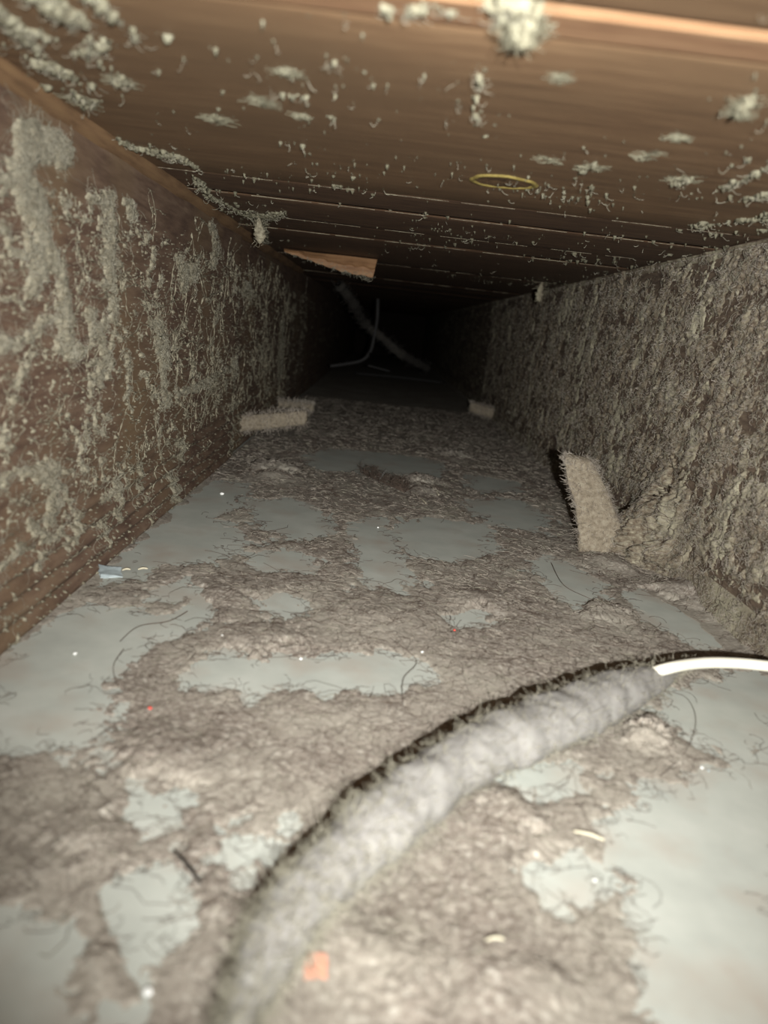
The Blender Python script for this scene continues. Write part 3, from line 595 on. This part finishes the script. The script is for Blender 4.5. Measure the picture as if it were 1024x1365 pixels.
# ------------------------------------------------------------------ cable with its beard of lint
def smooth_line(P, n):
    P = np.array(P); t = np.arange(len(P)); tt = np.linspace(0, len(P)-1, n); out = []
    for q in tt:
        k = min(len(P)-2, int(q)); f = q-k; p0 = P[max(k-1, 0)]; p1 = P[k]; p2 = P[k+1]; p3 = P[min(k+2, len(P)-1)]
        out.append(.5*((2*p1)+(-p0+p2)*f+(2*p0-5*p1+4*p2-p3)*f*f+(-p0+3*p1-3*p2+p3)*f**3))
    return np.array(out)
def poly_tube(name, pts, rad, m, n=60, sides=14, parent=None, org=None, **kw):
    P = smooth_line(pts, n); 
    if org is not None: P = P-org
    R = np.full((1, n), rad) if np.isscalar(rad) else np.array(rad)[None]
    V, F = tubes(P[None], R, sides)
    caps = [[i for i in range(sides)], [(n-1)*sides+i for i in range(sides)]]
    cf = []
    for base in (0, (n-1)*sides):
        for j in range(sides//2-1): cf.append((base+j, base+j+1, base+sides-2-j, base+sides-1-j))
    return link(name, np_mesh(name, V, np.concatenate([F, np.array(cf)])), m, parent, **kw)
hC = .020
cpx = [(1230, 925), (1150, 908), (1090, 896), (1024, 888), (980, 884), (935, 884), (890, 891), (840, 902), (770, 921), (690, 953), (600, 1002), (495, 1082), (440, 1128), (385, 1196), (340, 1262), (318, 1325), (305, 1380)]
cpx = cpx[:7] + [(852, 905), (775, 945), (700, 975), (615, 1015), (530, 1085), (462, 1145), (405, 1205), (365, 1270), (338, 1318)]
cw = [V3(on_floor(x, y, hC if x > 870 else .0135)) for x, y in cpx]
cw = [c for c in cw if c[0] < XR-.006]
root = bpy.data.objects.new('cable', None); COL.objects.link(root); root.location = cw[0]; root['label'] = 'cream cable arching over the near floor, mostly buried in a thick beard of lint'; root['category'] = 'cable'
poly_tube('sheath', cw, .0025, M_cable, n=110, parent=root, org=cw[0])
up = [(925, 877), (860, 884), (770, 902), (683, 934), (590, 984), (486, 1064), (437, 1104), (388, 1160), (350, 1208), (328, 1252), (306, 1327), (292, 1385)]
lo = [(918, 893), (868, 930), (800, 978), (735, 1010), (650, 1040), (573, 1102), (512, 1150), (458, 1200), (420, 1245), (390, 1290), (350, 1350), (330, 1400)]
cc = []; rad = []
for a, b in zip(up, lo):
    p = V3(on_floor((a[0]+b[0])/2, (a[1]+b[1])/2, .0125)); q = V3(on_floor(a[0], a[1], .0125)); q2 = V3(on_floor(b[0], b[1], .0125))
    dst = np.linalg.norm(p-V3(CAM)); wpx = math.hypot(a[0]-b[0], a[1]-b[1]); cc.append(p); rad.append(wpx/2*dst/FOC*.93)
n = 260; C = smooth_line(cc, n); Rr = smooth_line([[r, 0, 0] for r in rad], n)[:, 0]; T = np.gradient(C, axis=0); T /= np.linalg.norm(T, axis=1, keepdims=True)
S_ = np.cross(T, [0, 0, 1.]); S_ /= np.linalg.norm(S_, axis=1, keepdims=True); nu = 64; TH = np.linspace(0, 2*math.pi, nu, endpoint=False)
I, TT = np.meshgrid(np.arange(n), TH, indexing='ij')
arc = np.concatenate([[0], np.cumsum(np.linalg.norm(np.diff(C, axis=0), axis=1))]); AR = arc[I]
k = 1+.16*fbm(AR*80, np.cos(TT)*1.2+3, 4, 91)+.14*fbm(AR*80, np.sin(TT)*1.2+8, 4, 92)+.03*fbm(AR*600, TT*6, 2, 93)
k = k*smooth(-.5, 26, I)**.6
hor = np.cos(TT)*Rr[I]*k; ver = np.sin(TT)*np.minimum(Rr[I], .0105)*k*.85
Vb = C[I] + S_[I]*hor[..., None]; Vb[..., 2] = np.maximum(Vb[..., 2]+ver, .0006); Vb = Vb.reshape(-1, 3)-cw[0]
idx = np.arange(n*nu).reshape(n, nu); j1 = np.roll(idx, -1, 1)
Fb = np.stack([idx[:-1], j1[:-1], j1[1:], idx[1:]], -1).reshape(-1, 4)
lb = link('lint_beard', np_mesh('lint_beard', Vb, Fb[:, ::-1]), M_lint_pale, root)
lb['label'] = 'pale fluffy lint packed along the cable'
rng = np.random.default_rng(17); nf = 7000; c = rng.integers(0, n*nu, nf); st = Vb[c]; ctr = C[c//nu]-cw[0]; out = st-ctr; out /= np.linalg.norm(out, axis=1, keepdims=True)+1e-9
d = out+rng.normal(0, .8, (nf, 3)); d /= np.linalg.norm(d, axis=1, keepdims=True); d2 = d+rng.normal(0, .7, (nf, 3)); L = rng.uniform(.2, 1, nf)[:, None]*.0034
P = np.stack([st-out*.0003+(d*(1-t)+d2*t)*L*t for t in (0, .33, .66, 1)], 1); P[..., 2] = np.maximum(P[..., 2], .0008-cw[0][2])
V, F = tubes(P, np.full((nf, 4), .00007)); link('lint_fuzz', np_mesh('lint_fuzz', V, F), M_hair_pale, root, kind='stuff')

# ------------------------------------------------------------------ far wires in the dark
yF = 1.62
def Pf(px, py, y=yF): return V3(at_y(px, py, y))
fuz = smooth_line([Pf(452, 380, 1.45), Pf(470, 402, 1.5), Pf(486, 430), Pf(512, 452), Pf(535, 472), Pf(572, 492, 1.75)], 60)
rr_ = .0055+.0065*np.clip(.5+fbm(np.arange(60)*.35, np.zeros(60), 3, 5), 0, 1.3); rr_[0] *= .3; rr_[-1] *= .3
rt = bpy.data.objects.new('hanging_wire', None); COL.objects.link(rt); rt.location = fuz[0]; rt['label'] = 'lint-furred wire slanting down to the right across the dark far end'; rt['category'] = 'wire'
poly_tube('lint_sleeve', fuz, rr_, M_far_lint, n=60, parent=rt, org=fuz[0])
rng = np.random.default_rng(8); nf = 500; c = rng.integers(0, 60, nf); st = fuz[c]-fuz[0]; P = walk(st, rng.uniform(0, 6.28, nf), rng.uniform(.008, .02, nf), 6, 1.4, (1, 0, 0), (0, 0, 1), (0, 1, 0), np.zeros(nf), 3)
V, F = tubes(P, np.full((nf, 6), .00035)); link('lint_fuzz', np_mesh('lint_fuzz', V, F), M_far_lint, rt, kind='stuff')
poly_tube('bent_wire', [Pf(504, 398), Pf(503, 425), Pf(499, 448), Pf(494, 468), Pf(483, 480), Pf(462, 485), Pf(440, 488)], .0042, M_wire, label='bent grey wire hanging upright behind the slanting furry wire', cat='wire')
f0 = V3(on_floor(472, 503)); f1 = V3(on_floor(592, 516)); f0[2] = f1[2] = .012
poly_tube('thin_rod', [f0, (f0+f1)/2+A3([0, 0, .002]), f1], .0035, M_wire, n=12, sides=8, label='thin straight rod lying across the far floor', cat='rod')
poly_tube('short_rod', [Pf(490, 487, 1.7), Pf(520, 495, 1.7)], .0025, M_wire, n=8, sides=8, label='short thin rod in front of the bent wire', cat='rod')

# ------------------------------------------------------------------ debris on the floor
def fpt(px, py, dz=.0): p = on_floor(px, py, .004); h, _, _ = floor_h(np.array([p.x]), np.array([p.y])); p = on_floor(px, py, float(h[0])+dz); return V3(p)
# feathery twig
tw = [fpt(482, 630, .004), fpt(505, 640, .006), fpt(528, 650, .005), fpt(540, 656, .003)]
o = poly_tube('twig', tw, np.linspace(.0006, .0012, 30), M_twig, n=30, sides=8, label='dark feathery twig lying on lint in the middle distance of the floor', cat='twig')
rng = np.random.default_rng(12); nf = 160; L_ = smooth_line(tw, 30); st = L_[rng.integers(0, 30, nf)]
P = walk(st, rng.normal(1.6, .8, nf), rng.uniform(.004, .014, nf), 6, 1., (1, 0, 0), (0, .7, .7), (0, 0, 1), rng.uniform(0, .004, nf), 6)
V, F = tubes(P, np.full((nf, 6), .00022)); link('barb', np_mesh('barb', V, F), M_twig, o, kind='stuff')
# tangle beside it
tuft(fpt(562, 645, -.002), (1, 0, 0), (0, 1, 0), (0, 0, 1), .020, .020, .008, 'brown tangle of lint and stalks right of the feathery twig', seed=31, nf=300, m=M_lint_floor, name='lint_clump', cat='lint clump', fl=.5)
tuft(fpt(366, 628, -.004), (1, 0, 0), (0, 1, 0), (0, 0, 1), .026, .030, .010, 'rounded lint clump on the floor in front of the nearer left bar', seed=32, nf=260, m=M_lint_floor, name='lint_clump', cat='lint clump', fl=.35)
tuft(fpt(606, 610, -.002), (1, 0, 0), (0, 1, 0), (0, 0, 1), .022, .030, .008, 'low lint clump on the floor farther back than the feathery twig', seed=33, nf=240, m=M_lint_floor, name='lint_clump', cat='lint clump', fl=.35)
tuft(fpt(862, 985, -.003), (1, 0, 0), (0, 1, 0), (0, 0, 1), .011, .009, .009, 'small yellowish lint clump tucked under the near side of the cable', seed=34, nf=160, m=M_lint_floor, name='lint_clump', cat='lint clump', fl=.4)
tuft(fpt(815, 820, -.003), (1, 0, 0), (0, 1, 0), (0, 0, 1), .013, .013, .006, 'low lint clump in front of the upright strap', seed=35, nf=160, m=M_lint_floor, name='lint_clump', cat='lint clump', fl=.4)
def stick(p0, p1, r, m, label, cat='straw', name='straw', group=None):
    a = fpt(*p0, .0016); b = fpt(*p1, .0022); mid = (a+b)/2+A3([0, 0, .0006]); return poly_tube(name, [a, mid, b], [r*(.5+.5*math.sin(math.pi*(i+.6)/13)) for i in range(12)], m, n=12, sides=6, label=label, cat=cat, group=group)
stick((506, 640), (515, 626), .0009, M_white, 'short pale splinter sticking up at the twig', name='splinter', cat='splinter')
stick((578, 648), (585, 660), .0008, M_straw, 'pale straw bit on the right side of the brown tangle')
stick((560, 664), (568, 671), .0007, M_straw, 'pale straw bit at the near foot of the brown tangle')
stick((163, 760), (174, 759), .0006, M_straw, 'pale straw beside the left joist, left one of a pair')
stick((184, 759), (197, 758), .0006, M_straw, 'pale straw beside the left joist, right one of a pair')
stick((648, 1253), (672, 1252), .0004, M_straw, 'pale straw in the near foreground right of the pink chip')
stick((765, 1108), (806, 1120), .0005, M_straw, 'long pale straw on the near floor below the cable')
stick((232, 1134), (268, 1178), .0005, M_wire, 'grey sliver beside the dark pit in the near left lint', name='sliver', cat='sliver')
def crumb(px, py, r, m, label, name='crumb', cat='crumb', flat=.7, group=None, seed=0, dz=.0008):
    group = 'crumbs scattered on the floor'
    bm = bmesh.new(); bmesh.ops.create_icosphere(bm, subdivisions=2, radius=r*.78); rg = random.Random(seed)
    for v in bm.verts: v.co *= rg.uniform(.75, 1.15); v.co.z *= flat
    me = bpy.data.meshes.new(name); bm.to_mesh(me); bm.free(); o = link(name, me, m, label=label, cat=cat, group=group); o.location = fpt(px, py, dz); return o
crumb(197, 1322, .0013, M_white, 'glossy white bead-like crumb in the near left corner of the floor', seed=1)
crumb(313, 1332, .0011, M_straw, 'yellowish crumb at the lower end of the lint beard', seed=2, dz=.003)
crumb(296, 668-10, .0022, M_white, 'white crumb right beside the left joist foot', seed=3)
crumb(563, 869, .0009, M_white, 'white crumb on the long bare patch, right end', seed=4)
crumb(401, 878, .0009, M_white, 'white crumb on the upper edge of the long bare patch', seed=5)
crumb(296, 847, .0008, M_white, 'white crumb on lint left of the long bare patch', seed=6)
crumb(504, 703, .0011, M_white, 'white crumb on bare metal in the floor middle', seed=7)
crumb(714, 1082, .0008, M_white, 'white crumb in lint below the cable', seed=8)
crumb(100, 871, .0011, M_white, 'white crumb on bare metal near the left edge', seed=9)
crumb(100, 1095, .0007, M_white, 'white crumb in the lint near the left edge', seed=10)
crumb(793, 1173, .0007, M_white, 'white crumb on bare metal below the long straw', seed=11)
crumb(200, 944, .0010, M_red, 'tiny red speck in the lint on the left', name='red_speck', cat='speck', seed=12)
crumb(606, 840, .0009, M_red, 'tiny red speck in the lint above the cable', name='red_speck', cat='speck', seed=13)
crumb(936, 1023, .0008, M_white, 'white fleck on the floor under the cable at right', name='fleck', cat='speck', seed=14)
crumb(945, 1027, .0007, M_blue, 'bluish fleck beside the white fleck at right', name='fleck', cat='speck', seed=15)
def chip(px, py, sx, sy, sz, rot, m, label, name='chip', cat='chip'):
    bm = bmesh.new(); bmesh.ops.create_cube(bm, size=1); bmesh.ops.subdivide_edges(bm, edges=bm.edges[:], cuts=2, use_grid_fill=True); rg = random.Random(px)
    for v in bm.verts: v.co = Vector(((v.co.x+rg.uniform(-.07, .07))*sx, (v.co.y+rg.uniform(-.07, .07))*sy, (v.co.z+rg.uniform(-.15, .15))*sz))
    me = bpy.data.meshes.new(name); bm.to_mesh(me); bm.free(); o = link(name, me, m, label=label, cat=cat); o.location = fpt(px, py, .001); o.rotation_euler = rot; return o
chip(421, 1289, .0052, .0058, .001, (.25, .1, .1), M_pink, 'small square salmon-pink chip in the near lint', name='pink_chip')
chip(147, 764, .012, .010, .003, (.2, .2, .5), M_blue, 'pale blue-grey chip at the foot of the left joist')
# long curled hairs on the metal
def hair(pts, label, r=.00010, m=None):
    P = [fpt(x, y, .0010) for x, y in pts]; return poly_tube('long_hair', P, r, m or M_hair_dark, n=40, sides=5, label=label, cat='hair')
hair([(520, 850), (555, 880), (538, 905), (537, 940)], 'long dark hair curling over the right end of the long bare patch', .00013)
hair([(885, 920), (915, 930), (928, 960), (915, 1000), (880, 1035)], 'long looping dark hair on the bare metal below the cable')
hair([(165, 865), (152, 885), (153, 905), (158, 915)], 'short dark hair on the bare patch at left', .00016)
hair([(735, 750), (752, 780), (790, 800), (800, 812)], 'thin dark hair across the bare patch in front of the upright strap', .00018)
hair([(160, 855), (185, 835), (225, 828), (250, 815)], 'thin dark hair slanting over the pale patch near the left joist', .00016)
